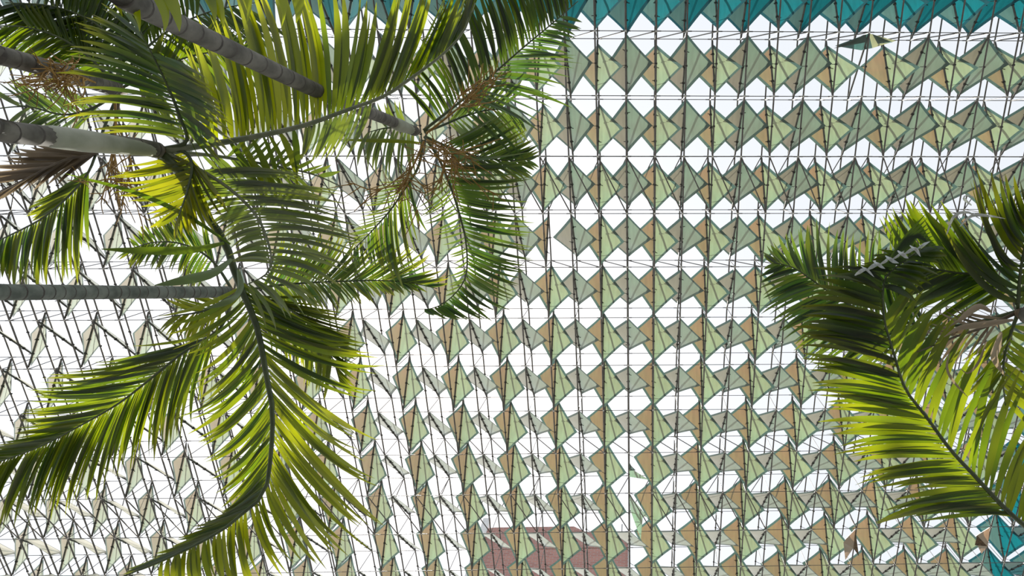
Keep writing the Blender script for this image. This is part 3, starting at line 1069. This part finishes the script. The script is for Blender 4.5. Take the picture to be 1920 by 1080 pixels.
# --- palm in the dark upper left corner
pd = Palm('palm in the shaded upper left corner with brown flower stalks and a dead hanging frond',
          [(-120, 78, 4.3), (0, 104, 4.7), (110, 134, 5.2), (215, 166, 5.8)], (0.085, 0.070), 'bark', 0.14)
pd.crown = at(222, 168, 5.85)
pd.frond([(222, 168), (225, 100), (180, 45), (100, 12), (10, 5)], (5.85, 5.4),
         [[(226, 120, 130, 130), (210, 75, 90, 90), (170, 40, 50, 70), (110, 15, 0, 50), (40, 7, -40, 30)],
          [(226, 120, 300, 40), (205, 70, 260, -10), (160, 35, 190, -40), (90, 10, 100, -60)]],
         sp=7.0, w=0.046, bend=0.1, dd=-0.1, tint=(.0, .1), mat='leaf_dark', seed=31, tiptint=.1)
pd.frond([(222, 168), (170, 110), (110, 70), (40, 50), (-40, 50)], (5.85, 5.2),
         [[(190, 130, 110, 170), (140, 88, 60, 140), (80, 60, 0, 120), (20, 49, -50, 90)], [(180, 120, 170, 30), (120, 76, 90, 0), (60, 55, 20, 0)]],
         sp=7.5, w=0.046, bend=0.1, dd=-0.1, tint=(.0, .15), seed=32)
pd.frond([(222, 168), (290, 135), (350, 108), (410, 98), (470, 110)], (5.85, 5.9),
         [[(260, 150, 300, 60), (310, 125, 350, 40), (370, 104, 420, 40), (440, 102, 490, 70)], [(250, 155, 320, 260), (300, 130, 370, 240), (350, 108, 430, 210), (410, 98, 480, 190), (460, 107, 500, 160)]],
         sp=8.0, w=0.042, bend=0.1, dd=-0.1, tint=(.0, .2), seed=33)
pd.frond([(222, 168), (180, 200), (120, 215), (50, 200), (-20, 205)], (5.85, 5.3),
         [[(190, 193, 120, 260), (130, 213, 40, 270), (60, 203, 0, 250)], [(180, 200, 120, 160), (110, 214, 30, 150), (40, 200, -30, 160)]],
         sp=9.5, w=0.04, bend=0.1, dd=-0.1, tint=(.0, .1), mat='leaf_grey', seed=34)
pd.frond([(224, 172), (215, 235), (185, 285), (120, 300), (40, 340), (-40, 378)], (5.85, 4.9),
         [[(205, 258, 120, 250), (170, 290, 60, 270), (120, 300, 0, 300), (60, 330, -60, 350)], [(190, 280, 120, 345), (140, 297, 60, 350), (80, 320, 0, 375), (20, 350, -50, 400)]],
         sp=7.5, w=0.05, bend=0.15, dd=-0.1, tint=(.0, .3), mat='dry', rmat='rachis_dry', seed=35)
pd.frond([(224, 172), (195, 240), (172, 310), (150, 345), (110, 385), (70, 415), (0, 450), (-60, 480)], (5.85, 4.8),
         [[(165, 322, 165, 470), (150, 345, 148, 510), (125, 372, 118, 535), (100, 393, 85, 535), (70, 415, 50, 535), (35, 432, 20, 525), (0, 450, -10, 520)],
          [(165, 322, 75, 380), (140, 356, 55, 395), (110, 385, 60, 415)]],
         sp=7.0, w=0.05, bend=0.1, dd=-0.1, tint=(.0, .45), mat='leaf_deep', seed=36)
pd.frond([(222, 168), (255, 110), (320, 55), (400, 20), (480, 5)], (5.9, 6.2),
         [([(250, 118, 200, 20), (300, 70, 270, -20), (370, 32, 360, -60)], 'leaf_dark', 8), ([(245, 125, 330, 180), (300, 70, 400, 150), (370, 32, 460, 120), (450, 10, 540, 80)], 'leaf_dark', 8)],
         w=0.046, bend=0.1, dd=-0.1, tint=(.0, .1), seed=37)
pd.frond([(218, 172), (200, 120), (140, 40), (60, -20)], (5.95, 5.8),
         [([(205, 135, 110, 150), (170, 75, 60, 110), (120, 20, 0, 60)], 'leaf_dark', 8), ([(205, 135, 280, 90), (170, 75, 250, 20), (120, 20, 180, -40)], 'leaf_dark', 8)],
         w=0.046, bend=0.1, dd=-0.1, tint=(.0, .1), seed=38)
pd.flowers((190, 160, 5.6), (85, 125, 4.9), 34, 40, 6, (20, 50))
pd.flowers((215, 175, 5.8), (200, 350, 5.2), 18, 34, 7, (10, 40))
pd.finish()

# --- palm on the right edge
pr = Palm('palm at the right edge with curled leaf tips and withered pale blades at its crown',
          [(2400, 690, 2.9), (2150, 640, 3.4), (1985, 602, 3.95), (1925, 590, 4.25)], (0.075, 0.06), 'bark', 0.14)
pr.crown = at(1905, 588, 4.35)
pr.frond([(1905, 585), (1800, 610), (1700, 605), (1600, 575), (1530, 530), (1490, 503), (1452, 492)], (4.35, 4.6),
         [[(1740, 610, 1690, 480), (1650, 595, 1640, 440), (1610, 580, 1600, 440), (1575, 560, 1572, 430), (1550, 545, 1535, 422), (1525, 527, 1500, 425), (1500, 508, 1470, 437), (1475, 499, 1440, 456), (1456, 493, 1430, 478)],
          [(1740, 610, 1600, 720), (1650, 595, 1520, 680), (1600, 575, 1480, 645), (1560, 552, 1450, 600), (1525, 527, 1432, 560), (1490, 503, 1425, 530), (1460, 494, 1430, 505)]],
         sp=7.5, w=0.042, bend=0.1, dd=0.1, tint=(.0, .25), mat='leaf_deep', seed=41, tiptint=.1)
pr.frond([(1908, 570), (1864, 522), (1790, 511), (1738, 502), (1695, 495)], (4.35, 4.3),
         [[(1890, 548, 1800, 400), (1864, 522, 1757, 388), (1830, 516, 1724, 384), (1790, 511, 1704, 381), (1750, 504, 1683, 396), (1705, 497, 1650, 410)],
          [(1890, 548, 1760, 640), (1864, 522, 1709, 600), (1820, 515, 1690, 575), (1770, 507, 1680, 540), (1710, 497, 1660, 515)]],
         sp=8.5, w=0.056, bend=0.06, dd=-0.08, tint=(.0, .15), seed=42, tiptint=.15)
pr.frond([(1908, 580), (1912, 520), (1922, 460), (1940, 400), (1965, 350)], (4.35, 4.0),
         [[(1908, 565, 1772, 425), (1910, 540, 1800, 415), (1912, 520, 1838, 350), (1915, 495, 1824, 335), (1920, 470, 1850, 330), (1928, 440, 1880, 318), (1940, 400, 1912, 345)],
          [(1908, 570, 1990, 480), (1915, 495, 2000, 420), (1940, 400, 2010, 350)]],
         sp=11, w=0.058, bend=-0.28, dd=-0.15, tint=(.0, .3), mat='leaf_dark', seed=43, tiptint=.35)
pr.frond([(1908, 590), (1890, 640), (1880, 700), (1885, 760)], (4.35, 4.2),
         [[(1900, 610, 1800, 680), (1888, 650, 1800, 740), (1880, 700, 1810, 790)], [(1900, 612, 1990, 620), (1890, 640, 1980, 690), (1880, 700, 1960, 760), (1884, 745, 1940, 800)]],
         sp=11, w=0.045, bend=0.1, dd=-0.1, tint=(.1, .4), seed=44)
pr.frond([(1906, 586), (1850, 612), (1790, 632), (1720, 660)], (4.35, 3.9),
         [[(1880, 598, 1800, 575), (1840, 615, 1760, 590), (1780, 635, 1700, 630)], [(1870, 603, 1830, 670), (1820, 622, 1770, 690), (1760, 644, 1700, 710)]],
         sp=15, w=0.024, bend=0.15, dd=-0.15, tint=(.0, .4), mat='dry', rmat='rachis_dry', seed=45)
for p, w_, t_ in (([(1900, 600, 4.1), (1850, 608, 4.0), (1800, 615, 3.95), (1770, 632, 3.9)], .07, .8),
                  ([(1878, 622, 4.0), (1872, 650, 3.95), (1866, 672, 3.9), (1884, 705, 3.9)], .09, .9),
                  ([(1860, 585, 4.1), (1835, 575, 4.05), (1800, 600, 4.0), (1780, 612, 4.0)], .07, .9),
                  ([(1780, 660, 3.9), (1776, 690, 3.9), (1788, 715, 3.9), (1815, 745, 3.9)], .03, .9),
                  ([(1850, 640, 3.9), (1835, 680, 3.9), (1815, 700, 3.9), (1800, 690, 3.9)], .03, .7)):
    pr.strap(p, w_ * .6, 'dry', t_ * .7)
for p in ([(1775, 440, 4.1), (1790, 405, 4.0), (1815, 398, 4.0), (1840, 412, 4.0)], [(1800, 425, 4.1), (1822, 405, 4.0), (1850, 404, 4.0), (1885, 410, 4.0)],
          [(1822, 385, 4.1), (1808, 372, 4.05), (1815, 367, 4.0), (1828, 370, 4.0)]):
    pr.strap(p, .02, 'leaf_dull', .5)
pr.finish()

# --- palm below the right edge, one big frond reaching up into view
pq = Palm('palm below the lower right corner, one large half shaded frond with bent grey tip',
          [(2600, 1500, 2.7), (2300, 1300, 3.3), (2080, 1120, 4.0), (2010, 1062, 4.3)], (0.07, 0.055), 'bark', 0.14)
pq.crown = at(1990, 1050, 4.35)
pq.frond([(1985, 1045), (1918, 983), (1884, 953), (1829, 894), (1782, 843), (1735, 779), (1697, 728), (1675, 660), (1658, 600), (1655, 545)], (4.35, 3.75),
         [[(1900, 968, 1745, 960), (1870, 938, 1652, 982), (1840, 905, 1690, 905), (1815, 878, 1607, 912), (1795, 857, 1610, 870), (1775, 835, 1580, 845), (1755, 808, 1548, 798), (1735, 779, 1535, 750),
           (1712, 750, 1520, 722), (1697, 728, 1518, 690), (1690, 710, 1505, 665)],
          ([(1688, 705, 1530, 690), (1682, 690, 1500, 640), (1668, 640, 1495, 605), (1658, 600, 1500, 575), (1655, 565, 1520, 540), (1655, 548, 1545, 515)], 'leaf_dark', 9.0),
          ([(1918, 983, 1990, 840), (1884, 953, 1950, 790), (1850, 916, 1925, 700), (1805, 868, 1890, 665), (1775, 835, 1862, 622), (1745, 793, 1830, 620), (1715, 755, 1790, 600), (1690, 712, 1750, 590), (1672, 655, 1730, 545), (1658, 600, 1715, 530)], 'leaf', 14.5, -0.05)],
         sp=8.2, w=0.050, bend=0.1, dd=-0.14, tint=(.0, .3), r=(0.022, 0.006), seed=51, tiptint=.3)
pq.frond([(1655, 550), (1660, 522), (1685, 497), (1735, 462)], (3.76, 3.6),
         [[(1655, 548, 1545, 512), (1660, 522, 1580, 505), (1672, 507, 1610, 500), (1700, 487, 1650, 470)],
          [(1657, 540, 1720, 570), (1665, 515, 1735, 540), (1690, 494, 1760, 510), (1725, 468, 1770, 470)]],
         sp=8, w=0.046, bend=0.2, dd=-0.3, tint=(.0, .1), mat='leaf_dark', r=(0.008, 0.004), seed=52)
rz = random.Random(5)
for i in range(11):                       # pale folded bases of the bent tip
    x = 1612 + i * 11.5
    y = 510 - i * 4.8
    sg = 1 if i % 2 else -1
    pq.strap([(x - 9, y - 7 * sg, 3.5), (x - 2, y - 2 * sg, 3.46), (x + 5, y + 3 * sg, 3.46), (x + 12 + rz.uniform(-3, 6), y + 9 * sg + rz.uniform(-3, 6), 3.52)], rz.uniform(.013, .024), 'leaf_dull', rz.uniform(0, .4))
for i in range(9):
    pq.strap([(1664 + i * 5, 492 - i * 2, 3.6), (1690 + i * 4, 455 - i * 2, 3.6), (1712 + i * 4, 428 + i * 4, 3.6), (1735 + i * 3, 402 + i * 8, 3.6)], .02, 'leaf', .0)
pq.finish()

# --- palm beyond the top edge: only the ends of its broad leaflets hang into view
pe = Palm('palm rooted outside the top left, only broad drooping leaf tips hanging into view',
          [(-420, -420, 1.9), (-330, -330, 2.2), (-260, -270, 2.6)], (0.07, 0.055), 'bark', 0.14)
pe.crown = at(-250, -262, 2.65)
pe.frond([(-250, -262), (-100, -180), (60, -120), (200, -85), (350, -70), (480, -75), (600, -95), (720, -140)], (2.65, 2.5),
         [[(100, -108, 190, 5), (180, -88, 262, 58), (250, -78, 321, 58), (310, -72, 376, 84), (380, -70, 440, 30), (430, -72, 474, 55), (490, -76, 530, 66), (560, -88, 590, 20)],
          [(100, -108, 140, -190), (300, -73, 350, -170), (500, -78, 560, -180), (650, -108, 700, -190)]],
         sp=44, w=0.055, bend=0.25, dd=-0.1, tint=(.0, .1), mat='leaf_bright', seed=61, tiptint=.1)
pe.finish()
